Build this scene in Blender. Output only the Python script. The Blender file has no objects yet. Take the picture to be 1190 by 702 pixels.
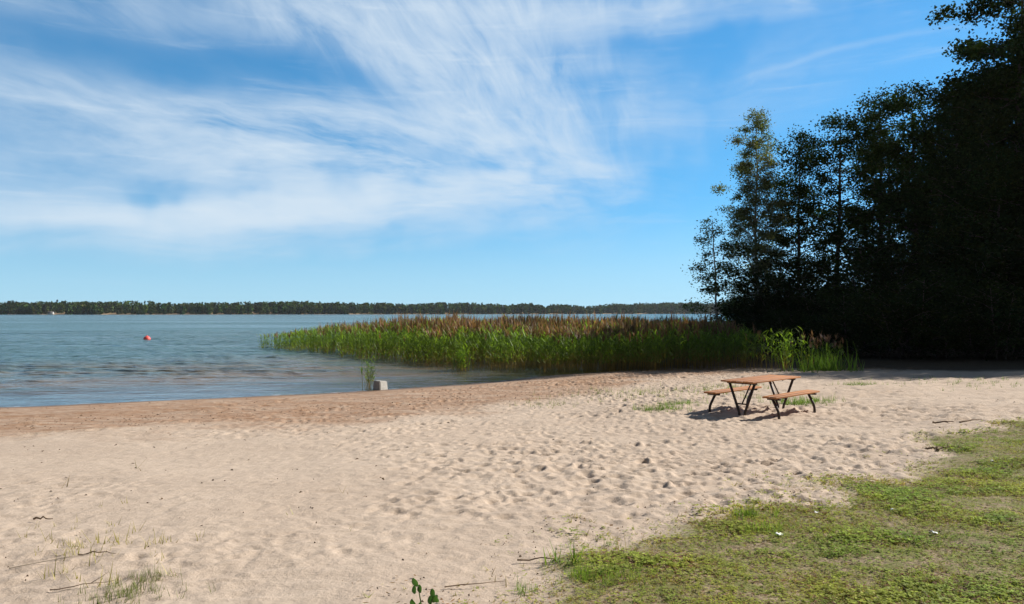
import bpy, math
import numpy as np
from mathutils import Vector, Matrix

R = np.random.default_rng
scn = bpy.context.scene
COL = scn.collection
rad = math.radians

# ------------------------------------------------------------------ camera numbers
EYE = 2.75
F = 916.0            # focal length in photo pixels (1190 wide)
HOR = 363.0          # horizon row in the photo
SUN_EL, SUN_AZ = rad(36), rad(65)     # azimuth clockwise from +Y
sun_dir = Vector((math.sin(SUN_AZ)*math.cos(SUN_EL), math.cos(SUN_AZ)*math.cos(SUN_EL), math.sin(SUN_EL)))

# ------------------------------------------------------------------ noise
def _hash(ix, iy, seed):
    n = (ix.astype(np.int64)*374761393 + iy.astype(np.int64)*668265263 + seed*982451653) & 0x7fffffff
    n = ((n ^ (n >> 13))*1274126177) & 0x7fffffff
    n = (n ^ (n >> 16)) & 0xffff
    return n/65535.0
def vnoise(x, y, seed=0):
    x = np.asarray(x, float); y = np.asarray(y, float)
    ix = np.floor(x); iy = np.floor(y); fx = x-ix; fy = y-iy
    u = fx*fx*fx*(fx*(fx*6-15)+10); v = fy*fy*fy*(fy*(fy*6-15)+10)
    a = _hash(ix, iy, seed); b = _hash(ix+1, iy, seed); c = _hash(ix, iy+1, seed); d = _hash(ix+1, iy+1, seed)
    return (a*(1-u)+b*u)*(1-v)+(c*(1-u)+d*u)*v
def fbm(x, y, seed=0, octv=4, gain=.5):
    s = 0; a = 1; t = 0
    for k in range(octv):
        ca, sa = math.cos(.6*k), math.sin(.6*k)
        s = s+a*vnoise((x*ca-y*sa)*2**k+17.3*k, (x*sa+y*ca)*2**k-9.1*k, seed+k); t += a; a *= gain
    return s/t
def sstep(a, b, x):
    t = np.clip((x-a)/(b-a), 0, 1); return t*t*(3-2*t)

# ------------------------------------------------------------------ plan of the place
SHORE = np.array([(-600,-180),(-200,-55),(-60,2),(-28,16.6),(-14.9,22.9),(-9.5,25.2),(-5.8,27.3),(-2.0,30.2),(.6,33.4),
                  (3.6,36.0),(7,38.5),(9.5,42),(11,48),(13,56),(20,68),(34,84),(70,100),(200,130),(700,200)], float)
LAND = np.vstack([SHORE, [(700,-600),(-600,-600)]])
REED = np.array([(-20.3,61),(-14.6,53.8),(-9,46.6),(-5.2,40.4),(-2.1,38.6),(.8,36.4),(3.9,34.4),(7.6,34.0),(11.4,34.8),(13,39),
                 (14,46),(14,54),(19,64),(30,80),(44,92),(26,94),(6,87),(-8,80),(-14,75),(-19,68)], float)
LAWN = np.array([(.25,3.0),(.15,5.2),(.45,6.0),(1.2,6.55),(2.0,6.9),(2.6,7.6),(3.1,7.9),(3.7,8.9),(4.6,9.4),(5.6,10.8),(7.4,12.8),
                 (8.8,13.8),(14,16.5),(30,21),(60,26),(60,-60),(-3,-60),(-2,-4)], float)

def inside(poly, x, y):
    x = np.asarray(x, float); y = np.asarray(y, float); r = np.zeros(x.shape, bool); n = len(poly)
    for i in range(n):
        x0, y0 = poly[i]; x1, y1 = poly[(i+1) % n]
        if y0 == y1: continue
        r ^= ((y0 > y) != (y1 > y)) & (x < (x1-x0)*(y-y0)/(y1-y0)+x0)
    return r
def pdist(poly, x, y, closed):
    x = np.asarray(x, float); y = np.asarray(y, float); d = np.full(x.shape, 1e18); n = len(poly)
    for i in range(n if closed else n-1):
        x0, y0 = poly[i]; x1, y1 = poly[(i+1) % n]
        dx, dy = x1-x0, y1-y0
        t = np.clip(((x-x0)*dx+(y-y0)*dy)/(dx*dx+dy*dy), 0, 1)
        d = np.minimum(d, (x-x0-t*dx)**2+(y-y0-t*dy)**2)
    return np.sqrt(d)
def sdist(poly, x, y): return pdist(poly, x, y, True)*np.where(inside(poly, x, y), 1, -1)
def shore_s(x, y):
    return pdist(SHORE, x, y, False)*np.where(inside(LAND, x, y), 1, -1) + .9*(fbm(x*.22, y*.22, 5, 3)-.5)
def lawn_s(x, y): return sdist(LAWN, x, y)+1.5*(fbm(x*.9, y*.9, 71, 4)-.5)

def far_y(x): return 1010+.42*np.clip(x+520, 0, 2000)+60*np.sin(x*.004)       # the far shore runs away to the right
def base_z(x, y, s=None):
    x = np.asarray(x, float); y = np.asarray(y, float)
    if s is None: s = shore_s(x, y)
    z = np.interp(s, [-260,-60,-25,-10,-3,0,1,3,8,15,22,30,60,400], [-3,-1.6,-.75,-.34,-.12,0,.07,.19,.37,.57,.9,1.05,1.3,2.5])
    z = z + np.where(s < -2, .1*(fbm(x*.10, y*.22, 33, 3)-.5)*sstep(2, 8, -s), 0)
    z = z + np.where(s > .5, sstep(.5, 6, s)*.16*(fbm(x*.28, y*.28, 12, 3)-.5), 0)
    pad = sstep(4.2, 2.0, np.hypot(x-5.5, y-17.25)); z = z*(1-pad)+.575*pad
    f = y-far_y(x)
    return z + np.where(f > 0, np.interp(f, [0,12,40,250,700], [2.6,3.6,4.5,9,12]), 0)*(y > 600)

def at(px, py, h=0.0):
    """ground point seen at this photo pixel"""
    d = 2.0*F/(py-HOR)
    for _ in range(40):
        x = (px-595)/F*d; z = float(base_z(np.array([x]), np.array([d]))[0])
        d = .5*d+.5*(EYE-z-h)*F/(py-HOR)
    return ((px-595)/F*d, d, z)
def gz(x, y): return float(base_z(np.array([x]), np.array([y]))[0])

# ------------------------------------------------------------------ materials
def new_mat(name):
    m = bpy.data.materials.new(name); m.use_nodes = True; nt = m.node_tree; nt.nodes.clear()
    return m, nt
class NT:
    def __init__(self, nt): self.nt = nt
    def n(self, t, **kw):
        nd = self.nt.nodes.new(t)
        for k, v in kw.items(): setattr(nd, k, v)
        return nd
    def set(self, sock, v):
        if isinstance(v, bpy.types.NodeSocket): self.nt.links.new(v, sock)
        elif v is not None:
            if sock.type == 'RGBA' and len(v) == 3: v = (*v, 1)
            sock.default_value = v
    def math(self, op, a, b=None, c=None, clamp=False):
        nd = self.n('ShaderNodeMath', operation=op, use_clamp=clamp)
        for i, v in enumerate((a, b, c)):
            if v is not None: self.set(nd.inputs[i], v)
        return nd.outputs[0]
    def mapr(self, v, a, b, c=0., d=1., smooth=True):
        nd = self.n('ShaderNodeMapRange', interpolation_type='SMOOTHSTEP' if smooth else 'LINEAR')
        for i, q in enumerate((v, a, b, c, d)): self.set(nd.inputs[i], q)
        return nd.outputs[0]
    def mix(self, f, a, b, blend='MIX'):
        nd = self.n('ShaderNodeMix', data_type='RGBA', blend_type=blend)
        self.set(nd.inputs[0], f); self.set(nd.inputs[6], a); self.set(nd.inputs[7], b); return nd.outputs[2]
    def noise(self, vec, scale, detail=4, rough=.5, dist=0., out=0):
        nd = self.n('ShaderNodeTexNoise')
        if vec is not None: self.set(nd.inputs['Vector'], vec)
        nd.inputs['Scale'].default_value = scale; nd.inputs['Detail'].default_value = detail
        nd.inputs['Roughness'].default_value = rough; nd.inputs['Distortion'].default_value = dist
        return nd.outputs[out]
    def attr(self, name, out='Fac'):
        nd = self.n('ShaderNodeAttribute', attribute_name=name); return nd.outputs[out]
    def mapping(self, vec, loc=(0,0,0), rot=(0,0,0), sc=(1,1,1), typ='POINT'):
        nd = self.n('ShaderNodeMapping', vector_type=typ); self.set(nd.inputs[0], vec)
        nd.inputs[1].default_value = loc; nd.inputs[2].default_value = rot; nd.inputs[3].default_value = sc
        return nd.outputs[0]
    def bump(self, h, strength, dist, normal=None):
        nd = self.n('ShaderNodeBump'); nd.inputs['Strength'].default_value = strength; nd.inputs['Distance'].default_value = dist
        self.set(nd.inputs['Height'], h)
        if normal is not None: self.set(nd.inputs['Normal'], normal)
        return nd.outputs[0]
    def out(self, sh, vol=None):
        o = self.n('ShaderNodeOutputMaterial')
        if sh is not None: self.nt.links.new(sh, o.inputs[0])
        if vol is not None: self.nt.links.new(vol, o.inputs[1])

def principled(name, base, rough=.6, var=.15, vscale=8., bump=.0, bscale=40., spec=.3, metallic=0., rust=None):
    m, nt = new_mat(name); k = NT(nt)
    tc = k.n('ShaderNodeTexCoord').outputs['Object']
    nz = k.noise(tc, vscale, 5, .6)
    dark = tuple(c*(1-var*2) for c in base); lite = tuple(min(1, c*(1+var)) for c in base)
    colr = k.mix(k.mapr(nz, .3, .7), dark, lite)
    if rust: colr = k.mix(k.mapr(k.noise(tc, vscale*1.7, 6, .7), .52, .66), colr, rust)
    p = k.n('ShaderNodeBsdfPrincipled'); k.set(p.inputs['Base Color'], colr)
    p.inputs['Roughness'].default_value = rough; p.inputs['Specular IOR Level'].default_value = spec; p.inputs['Metallic'].default_value = metallic
    if bump: k.set(p.inputs['Normal'], k.bump(k.noise(tc, bscale, 5, .6), bump, .004))
    k.out(p.outputs[0]); return m

def leaf_mat(name, trans=.35, rough=.5, gloss=.06, tint=(1.25,1.3,.6), var=.25):
    """thin leaves: colour from the mesh, some of the light passes through"""
    m, nt = new_mat(name); k = NT(nt)
    c = k.attr('Col', 'Color')
    rnd = k.n('ShaderNodeNewGeometry').outputs['Random Per Island']
    c = k.mix(1., c, k.mix(rnd, (1-var,)*3, (1+var,)*3), 'MULTIPLY')
    df = k.n('ShaderNodeBsdfDiffuse'); k.set(df.inputs[0], c)
    tr = k.n('ShaderNodeBsdfTranslucent'); k.set(tr.inputs[0], k.mix(1., c, tint, 'MULTIPLY'))
    mx = k.n('ShaderNodeMixShader'); mx.inputs[0].default_value = trans
    nt.links.new(df.outputs[0], mx.inputs[1]); nt.links.new(tr.outputs[0], mx.inputs[2])
    gl = k.n('ShaderNodeBsdfGlossy'); gl.inputs['Roughness'].default_value = rough; gl.inputs[0].default_value = (1,1,1,1)
    m2 = k.n('ShaderNodeMixShader'); m2.inputs[0].default_value = gloss
    nt.links.new(mx.outputs[0], m2.inputs[1]); nt.links.new(gl.outputs[0], m2.inputs[2])
    k.out(m2.outputs[0]); return m

def ground_mat():
    m, nt = new_mat('sandy_ground'); k = NT(nt)
    pos = k.n('ShaderNodeNewGeometry').outputs['Position']
    n1 = k.noise(pos, .55, 5, .55); n2 = k.noise(pos, 6., 6, .65); n3 = k.noise(pos, 170., 3, .7); n4 = k.noise(pos, 26., 5, .7)
    dry = k.mix(k.mapr(n1, .3, .7), (.50,.388,.296), (.56,.442,.340))
    dry = k.mix(k.mapr(n2, .35, .7), k.mix(.5, dry, (.425,.33,.25)), dry)
    dry = k.mix(k.math('MULTIPLY', k.mapr(n3, .5, .75), .35), dry, (.30,.22,.15))
    dry = k.mix(k.math('MULTIPLY', k.mapr(n4, .56, .72), .35), dry, (.33,.25,.18))
    wetc = k.mix(k.mapr(n2, .3, .7), (.265,.152,.088), (.36,.228,.145))
    wetc = k.mix(k.mapr(n4, .60, .68), wetc, (.12,.07,.04))
    wm = k.math('MULTIPLY', k.attr('wet'), k.mapr(k.noise(k.mapping(pos, rot=(0,0,rad(-30)), sc=(.5,1.6,1)), 1.7, 6, .7), .34, .62, .45, 1.))
    col = k.mix(wm, dry, wetc)
    soak = k.mix(k.mapr(n2, .3, .7), (.17,.10,.058), (.21,.13,.075))
    col = k.mix(k.attr('soak'), col, soak)
    soil = k.mix(k.mapr(n4, .4, .62), (.34,.255,.165), (.15,.115,.06))
    soil = k.mix(k.mapr(n2, .4, .6), soil, (.17,.165,.055))
    col = k.mix(k.attr('lawn'), col, soil)
    floor = k.mix(k.mapr(n4, .4, .65), (.06,.045,.028), (.10,.075,.045))  # wood floor colour, also painted as tree shade on the sand before it
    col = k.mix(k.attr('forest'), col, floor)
    bed = k.mix(k.mapr(k.noise(pos, .35, 4, .6), .42, .6), (.40,.27,.15), (.20,.14,.08))
    col = k.mix(k.attr('bed'), col, bed)
    p = k.n('ShaderNodeBsdfPrincipled'); k.set(p.inputs['Base Color'], col)
    k.set(p.inputs['Roughness'], k.mix(k.attr('soak'), (.95,)*3, (.5,)*3)); p.inputs['Specular IOR Level'].default_value = .15
    b = k.bump(n4, .55, .02); b = k.bump(n3, .5, .005, b); b = k.bump(n2, .4, .05, b)
    k.set(p.inputs['Normal'], b)
    k.out(p.outputs[0]); return m

def water_mat():
    m, nt = new_mat('lake_water'); k = NT(nt)
    pos = k.n('ShaderNodeNewGeometry').outputs['Position']
    w1 = k.noise(k.mapping(pos, rot=(0,0,rad(-18)), sc=(.7,1.2,1)), 1.5, 5, .6, .6)
    w2 = k.noise(k.mapping(pos, rot=(0,0,rad(12)), sc=(.6,1.1,1)), 6.5, 4, .6, .3)
    w3 = k.noise(k.mapping(pos, rot=(0,0,rad(-14)), sc=(.35,1,1)), .33, 4, .6, .5)
    calm = k.attr('calm')
    h = k.math('ADD', k.math('ADD', k.math('MULTIPLY', w1, .24), k.math('MULTIPLY', w2, .05)), k.math('MULTIPLY', w3, .8))
    h = k.math('MULTIPLY', h, k.mapr(k.noise(k.mapping(pos, sc=(.006,.035,1)), 1., 5, .65, .4), .34, .66, .5, 1.35))
    h = k.math('MULTIPLY', h, k.mapr(calm, 0., 1., 1., .12, False))
    nrm = k.bump(h, 1., 1.)
    fr = k.n('ShaderNodeFresnel'); fr.inputs[0].default_value = 1.333; k.set(fr.inputs[1], nrm)
    gl = k.n('ShaderNodeBsdfGlossy'); gl.inputs['Roughness'].default_value = .11; gl.inputs[0].default_value = (1,1,1,1); k.set(gl.inputs['Normal'], nrm)
    df = k.n('ShaderNodeBsdfDiffuse'); k.set(df.inputs[0], k.mix(k.math('MULTIPLY', k.attr('silt'), k.mapr(k.noise(k.mapping(pos, sc=(.22,.7,1)), .55, 4, .6, .6), .36, .60, .25, 1.)), (.072,.138,.138), (.275,.20,.13))); k.set(df.inputs['Normal'], nrm)
    tr = k.n('ShaderNodeBsdfTransparent'); tr.inputs[0].default_value = (.86,.80,.68,1)
    b = k.n('ShaderNodeMixShader'); k.set(b.inputs[0], k.attr('murk')); nt.links.new(tr.outputs[0], b.inputs[1]); nt.links.new(df.outputs[0], b.inputs[2])
    fo = k.n('ShaderNodeBsdfDiffuse'); fo.inputs[0].default_value = (.72,.72,.70,1)
    bf = k.n('ShaderNodeMixShader'); k.set(bf.inputs[0], k.math('MULTIPLY', k.attr('foam'), k.mapr(k.noise(k.mapping(pos, sc=(.5,.5,1)), 2.2, 6, .7), .52, .62)))
    nt.links.new(b.outputs[0], bf.inputs[1]); nt.links.new(fo.outputs[0], bf.inputs[2]); b = bf
    s = k.n('ShaderNodeMixShader'); nt.links.new(fr.outputs[0], s.inputs[0]); nt.links.new(b.outputs[0], s.inputs[1]); nt.links.new(gl.outputs[0], s.inputs[2])
    k.out(s.outputs[0]); return m

def wood_mat(name, a, b):
    m, nt = new_mat(name); k = NT(nt)
    tc = k.n('ShaderNodeTexCoord').outputs['Object']
    g = k.noise(k.mapping(tc, sc=(1.2,22,22)), 2.4, 6, .65, .4)
    rnd = k.n('ShaderNodeNewGeometry').outputs['Random Per Island']
    c = k.mix(k.mapr(g, .3, .7), a, b)
    c = k.mix(1., c, k.mix(rnd, (.78,)*3, (1.12,)*3), 'MULTIPLY')
    c = k.mix(k.mapr(k.noise(tc, 3.2, 5, .6), .55, .75), c, (.19,.12,.08))
    p = k.n('ShaderNodeBsdfPrincipled'); k.set(p.inputs['Base Color'], c); p.inputs['Roughness'].default_value = .55; p.inputs['Specular IOR Level'].default_value = .35
    k.set(p.inputs['Normal'], k.bump(g, .3, .004)); k.out(p.outputs[0]); return m

def bark_mat(name, a, b, spots=False):
    m, nt = new_mat(name); k = NT(nt)
    tc = k.n('ShaderNodeTexCoord').outputs['Object']
    g = k.noise(k.mapping(tc, sc=(6,6,1.5)), 3., 6, .7)
    c = k.mix(k.mapr(g, .35, .65), a, b)
    if spots: c = k.mix(k.mapr(k.noise(k.mapping(tc, sc=(3,3,9)), 2., 5, .7), .56, .62), c, (.04,.035,.03))
    p = k.n('ShaderNodeBsdfPrincipled'); k.set(p.inputs['Base Color'], c); p.inputs['Roughness'].default_value = .9; p.inputs['Specular IOR Level'].default_value = .1
    k.set(p.inputs['Normal'], k.bump(g, .6, .03)); k.out(p.outputs[0]); return m

M = dict(
    ground=ground_mat(), water=water_mat(),
    leaf=leaf_mat('tree_leaves', .2, .55, .004), birch_leaf=leaf_mat('birch_leaves', .45, .5, .03),
    reed=leaf_mat('reed_leaves', .50, .5, .02), grass=leaf_mat('grass_blades', .38, .55, .02), far=leaf_mat('far_foliage', .12, .7, .0, var=.35),
    debris=leaf_mat('dry_debris', .05, .7, .0),
    bark=bark_mat('alder_bark', (.045,.038,.03), (.11,.095,.075)), birch=bark_mat('birch_bark', (.34,.31,.27), (.46,.43,.38), True),
    wood=wood_mat('stained_planks', (.36,.138,.042), (.52,.222,.07)), steel=principled('brown_painted_steel', (.036,.022,.016), .5, .2, 14, .1, 60, .4, 0, (.10,.045,.02)),
    concrete=principled('weathered_concrete', (.42,.40,.36), .85, .08, 9, .5, 50, .2), buoy=principled('buoy_plastic', (.78,.11,.09), .4, .06, 3, 0, 40, .4),
    stick=principled('driftwood', (.23,.165,.11), .9, .25, 20, .5, 80, .1), palestick=principled('bleached_driftwood', (.46,.38,.29), .9, .2, 20, .5, 80, .1),
    litter=principled('white_litter', (.80,.80,.78), .6, .04, 12, .1, 60, .3), stone=principled('pale_stone', (.42,.36,.29), .9, .15, 9, .6, 50, .2),
    wall=principled('white_boards', (.5,.5,.48), .8, .05), roof=principled('grey_roof', (.16,.15,.15), .8, .1), pane=principled('dark_pane', (.04,.05,.06), .2, .1),
)

# ------------------------------------------------------------------ mesh builder (quads only)
class MB:
    def __init__(s): s.v = []; s.f = []; s.c = []; s.n = 0
    def add(s, v, f, c=(1,1,1)):
        v = np.asarray(v, float).reshape(-1, 3); f = np.asarray(f, np.int64).reshape(-1, 4)
        c = np.asarray(c, float)
        if c.ndim == 1: c = np.broadcast_to(c, (len(v), 3))
        s.v.append(v); s.f.append(f+s.n); s.c.append(c); s.n += len(v)
    def box(s, lo, hi, mat=None, c=(1,1,1)):
        x0, y0, z0 = lo; x1, y1, z1 = hi
        v = np.array([(x0,y0,z0),(x1,y0,z0),(x1,y1,z0),(x0,y1,z0),(x0,y0,z1),(x1,y0,z1),(x1,y1,z1),(x0,y1,z1)], float)
        if mat is not None: v = np.array([mat @ Vector(p) for p in v])
        s.add(v, [(3,2,1,0),(4,5,6,7),(0,1,5,4),(1,2,6,5),(2,3,7,6),(3,0,4,7)], c)
    def tube(s, pts, rr, sides=8, c=(1,1,1), cap=True):
        pts = np.asarray(pts, float); n = len(pts); rr = np.broadcast_to(np.asarray(rr, float), (n,))
        tg = np.gradient(pts, axis=0); tg /= np.linalg.norm(tg, axis=1)[:, None]+1e-12
        ref = np.array([0,0,1.]) if abs(tg[:, 2]).mean() < .8 else np.array([1.,0,0])
        a = np.cross(tg, ref); a /= np.linalg.norm(a, axis=1)[:, None]; b = np.cross(tg, a)
        th = np.arange(sides)*2*np.pi/sides
        v = pts[:, None]+rr[:, None, None]*(np.cos(th)[None, :, None]*a[:, None]+np.sin(th)[None, :, None]*b[:, None])
        i = np.arange(n-1)[:, None]*sides; j = np.arange(sides)[None]; j2 = (j+1) % sides
        f = np.stack([i+j, i+sides+j, i+sides+j2, i+j2], -1).reshape(-1, 4)
        v = v.reshape(-1, 3); cc = np.asarray(c, float)
        if cc.ndim == 2: cc = np.repeat(cc, sides, 0)
        if cap and sides % 2 == 0:
            ex = []
            for o, rev in ((0, 0), ((n-1)*sides, 1)):
                for q in range(1, sides-2, 2):
                    t = [o, o+q, o+q+1, o+q+2]; ex.append(t[::-1] if rev else t)
            f = np.vstack([f, ex])
        s.add(v, f, cc)
    def rings(s, rings, c=(1,1,1)):
        """rings: (n, m, 3) closed around m"""
        rings = np.asarray(rings, float); n, m_, _ = rings.shape
        i = np.arange(n-1)[:, None]*m_; j = np.arange(m_)[None]; j2 = (j+1) % m_
        f = np.stack([i+j, i+j2, i+m_+j2, i+m_+j], -1).reshape(-1, 4)
        s.add(rings.reshape(-1, 3), f, c)
    def mesh(s, name, mat, smooth=False):
        v = np.vstack(s.v); f = np.vstack(s.f); c = np.vstack(s.c)
        me = bpy.data.meshes.new(name)
        me.vertices.add(len(v)); me.vertices.foreach_set('co', v.astype(np.float32).ravel())
        me.loops.add(f.size); me.loops.foreach_set('vertex_index', f.astype(np.int32).ravel())
        me.polygons.add(len(f)); me.polygons.foreach_set('loop_start', np.arange(0, f.size, 4, dtype=np.int32))
        if smooth: me.polygons.foreach_set('use_smooth', np.ones(len(f), bool))
        me.update(calc_edges=True)
        at_ = me.attributes.new('Col', 'FLOAT_COLOR', 'POINT')
        at_.data.foreach_set('color', np.hstack([c, np.ones((len(c), 1))]).astype(np.float32).ravel())
        me.materials.append(mat); return me
    def build(s, name, mat, parent=None, smooth=False):
        return link(name, s.mesh(name, mat, smooth), parent)
def link(name, me, parent=None):
    o = bpy.data.objects.new(name, me); COL.objects.link(o)
    if parent is not None: o.parent = parent
    return o
def tag(o, label=None, cat=None, group=None, kind=None):
    if label: o['label'] = label
    if cat: o['category'] = cat
    if group: o['group'] = group
    if kind: o['kind'] = kind
    return o
def thing(name, loc, label, cat, group=None, rz=0.):
    o = bpy.data.objects.new(name, None); COL.objects.link(o); o.location = loc; o.rotation_euler = (0,0,rz); o.empty_display_size = .3
    return tag(o, label, cat, group)
def bevel(o, w=.006, seg=2):
    b = o.modifiers.new('bevel', 'BEVEL'); b.width = w; b.segments = seg; b.limit_method = 'ANGLE'; return o

# ------------------------------------------------------------------ ground sheet
def grow(start, step, g, end):
    r = [start]
    while r[-1] < end: r.append(r[-1]+step); step *= 1+g
    return r
def tensor(xs, ys):
    X, Y = np.meshgrid(xs, ys); nx, ny = len(xs), len(ys)
    i = np.arange(ny-1)[:, None]*nx+np.arange(nx-1)[None]
    return X, Y, np.stack([i, i+1, i+nx+1, i+nx], -1).reshape(-1, 4)

def build_ground():
    half = list(np.arange(0, 4.5, .026)); half += grow(half[-1]+.026, .0265, .0125, 60)[0:]; half += grow(half[-1]+2, 2.5, .09, 2500)
    half = np.array(half); xs = np.concatenate([-half[:0:-1], half])
    ys = [-400,-200,-100,-60,-35,-20,-12,-7,-4,-2,-.5,1,2,2.8,3.3]+grow(3.5, .02, .0036, 40)
    ys += grow(ys[-1]+.2, .22, .03, 120); ys += grow(ys[-1]+6, 8, .1, 900); ys += list(np.arange(ys[-1]+20, 1750, 14)); ys += grow(ys[-1]+60, 90, .15, 2500)
    ys = np.array(ys)
    X, Y, f = tensor(xs, ys)
    s = shore_s(X, Y); Z = base_z(X, Y, s)
    lw = lawn_s(X, Y); lawn = sstep(-.25, .35, lw)
    # trampled dry sand: lumps and hundreds of footprints
    dry = sstep(4.0, 7.5, s+1.2*(fbm(X*.5, Y*.5, 44, 3)-.5))
    near = (Y > 2.5) & (Y < 45) & (np.abs(X) < 40)
    loose = np.where(near, sstep(.6, 5, s)*(1-.75*lawn), 0)
    amp = (.44+.75*sstep(.35, .7, fbm(X*.33, Y*.33, 8, 2)))*(.55+.45*sstep(-4, 2, X+.25*(Y-8)))+.55*sstep(-1, 4, X)*sstep(8, 12, Y)
    Z = Z+loose*amp*(.034*(fbm(X*2.3, Y*2.3, 21, 3)-.5)+.050*(fbm(X*5.0, Y*6.5, 22, 3)-.5)+0.024*(fbm(X*14, Y*16, 23, 2)-.5))
    g = R(11); dz = np.zeros_like(Z)
    def prints(n, xr, yr, dmin, dmax, lmin, lmax):
        for _ in range(n):
            px = g.uniform(*xr); py = g.uniform(*yr)
            if abs(px) > py*.72+1.5: continue
            a = g.uniform(0, math.pi); L = g.uniform(lmin, lmax); W = L*g.uniform(.4, .75); D = g.uniform(dmin, dmax)
            i0, i1 = np.searchsorted(ys, (py-3*L, py+3*L)); j0, j1 = np.searchsorted(xs, (px-3*L, px+3*L))
            if i1-i0 < 2 or j1-j0 < 2: continue
            x = X[i0:i1, j0:j1]-px; y = Y[i0:i1, j0:j1]-py
            u = (x*math.cos(a)+y*math.sin(a))/L; v = (-x*math.sin(a)+y*math.cos(a))/W
            r2 = u*u+v*v
            dz[i0:i1, j0:j1] += D*(-np.exp(-r2*1.6)*1.15+.55*np.exp(-((np.sqrt(r2)-1.35)/.38)**2)*(.6+.4*u))
    prints(1100, (-5,5), (3.5,9), .004, .016, .05, .15)
    prints(90, (-1.5,4.5), (6,12), .020, .038, .10, .15)
    prints(4800, (-9,11), (6,18), .006, .021, .06, .14)
    prints(7000, (-14,20), (14,36), .010, .030, .07, .16)
    Z = Z+dz*loose*amp; dz[:] = 0
    for _ in range(5200):
        px = g.uniform(-17, 9); py = g.uniform(10, 36)
        if abs(px) > py*.72+1: continue
        L = g.uniform(.05, .15); D = g.uniform(.014, .040)
        i0, i1 = np.searchsorted(ys, (py-3*L, py+3*L)); j0, j1 = np.searchsorted(xs, (px-3*L, px+3*L))
        if i1-i0 < 2 or j1-j0 < 2: continue
        r2 = ((X[i0:i1, j0:j1]-px)/L)**2+((Y[i0:i1, j0:j1]-py)/(L*.7))**2
        dz[i0:i1, j0:j1] += D*(-np.exp(-r2*1.5)+.5*np.exp(-((np.sqrt(r2)-1.3)/.4)**2))
    Z = Z+dz*np.where(near, sstep(1.2, 3.0, s)*(1-sstep(9, 12, s))*(.35+1.3*sstep(.4, .65, fbm(X*.45, Y*.45, 47, 3))), 0)
    # wrack ridge along the wet sand
    Z = Z+np.where(near, .03*np.exp(-((s-4.6-.8*fbm(X*.35, Y*.35, 61, 2))/.35)**2)*sstep(-2, -7, X), 0)
    Z = Z+np.where(near, lawn*.03*(fbm(X*3, Y*3, 31, 3)-.3), 0)
    mb = MB(); mb.add(np.stack([X, Y, Z], -1), f)
    me = mb.mesh('ground', M['ground'], True)
    n1 = fbm(X*.55, Y*.55, 44, 3)-.5
    wet = 1-sstep(8.4, 11.8, s+3.4*n1+1.6*(fbm(X*1.8,Y*1.8,46,3)-.5)+np.clip(X+4, 0, 9)*.38)
    soak = (1-sstep(.25, 1.3, s+.5*n1))*sstep(-.5, .1, s)
    forest = sstep(-1.0, 2.0, sdist(np.array([(11,36),(13.5,31.4),(17,29.0),(40,27.5),(120,32),(400,100),(120,105),(20,69),(12,52)], float), X, Y)+1.5*n1)  # reaches past the wood floor, darkening the tree-shaded sand strip in colour
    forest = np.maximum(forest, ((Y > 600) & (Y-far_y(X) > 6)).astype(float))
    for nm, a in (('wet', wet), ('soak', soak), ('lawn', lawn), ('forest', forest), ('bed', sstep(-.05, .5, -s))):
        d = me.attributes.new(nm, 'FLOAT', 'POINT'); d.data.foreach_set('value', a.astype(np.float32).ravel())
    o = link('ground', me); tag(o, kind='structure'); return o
build_ground()

def build_water():
    half = list(np.arange(0, 26, .16)); half += grow(half[-1]+.2, .22, .03, 200); half += grow(half[-1]+10, 12, .1, 2500)
    half = np.array(half); xs = np.concatenate([-half[:0:-1], half])-6
    ys = [-120,-60,-20,0,8,14]+grow(17, .085, .0035, 120); ys += grow(ys[-1]+.6, .7, .03, 400); ys += grow(ys[-1]+18, 20, .06, 2000)
    ys = np.array(ys); X, Y, f = tensor(xs, ys)
    s = shore_s(X, Y); off = sstep(.2, 14, -s)
    shelter = np.clip(sdist(np.array([(-16,44),(-4,24),(6,34),(10,50),(-8,58)], float), X, Y)/7, 0, 1)     # lee of the reeds
    Z = np.zeros_like(X); g = R(3)
    for i in range(38):
        lam = .5*10**(g.uniform(0, .78)); th = rad(-100)+g.normal(0, .42); kx, ky = math.cos(th)*2*math.pi/lam, math.sin(th)*2*math.pi/lam
        A = .0050*lam**.95*g.uniform(.5, 1.2); ph = g.uniform(0, 6.28)
        res = sstep(2.2, 4.0, lam/np.maximum(np.gradient(ys)[:, None], .05))
        q = np.sin(kx*X+ky*Y+ph+.8*(fbm(X*.07, Y*.07, 90+i % 5, 2)-.5)*6); Z += A*res*(q+.25*(q*q-.5))
    Z *= (.10+.90*off)*(1-.65*shelter)*(Y < 420)*sstep(430, 150, Y)*(.75+.5*fbm(X*.06, Y*.11, 14, 3))
    Z += .0
    mb = MB(); mb.add(np.stack([X, Y, Z], -1), f); me = mb.mesh('water', M['water'], True)
    depth = -base_z(X, Y, s)
    murk = 1-np.exp(-np.maximum(depth, 0)*3.6); murk = np.where(s < -60, 1, np.clip(murk, .06, 1))
    for nm, a in (('murk', murk), ('silt', 1-sstep(5, 30, -s)), ('foam', np.exp(-np.maximum(depth, 0)/.010)), ('calm', np.maximum(.85*(1-sstep(.3, 11, -s)), .6*shelter))):
        d = me.attributes.new(nm, 'FLOAT', 'POINT'); d.data.foreach_set('value', a.astype(np.float32).ravel())
    tag(link('water', me), kind='structure')
build_water()

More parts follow.
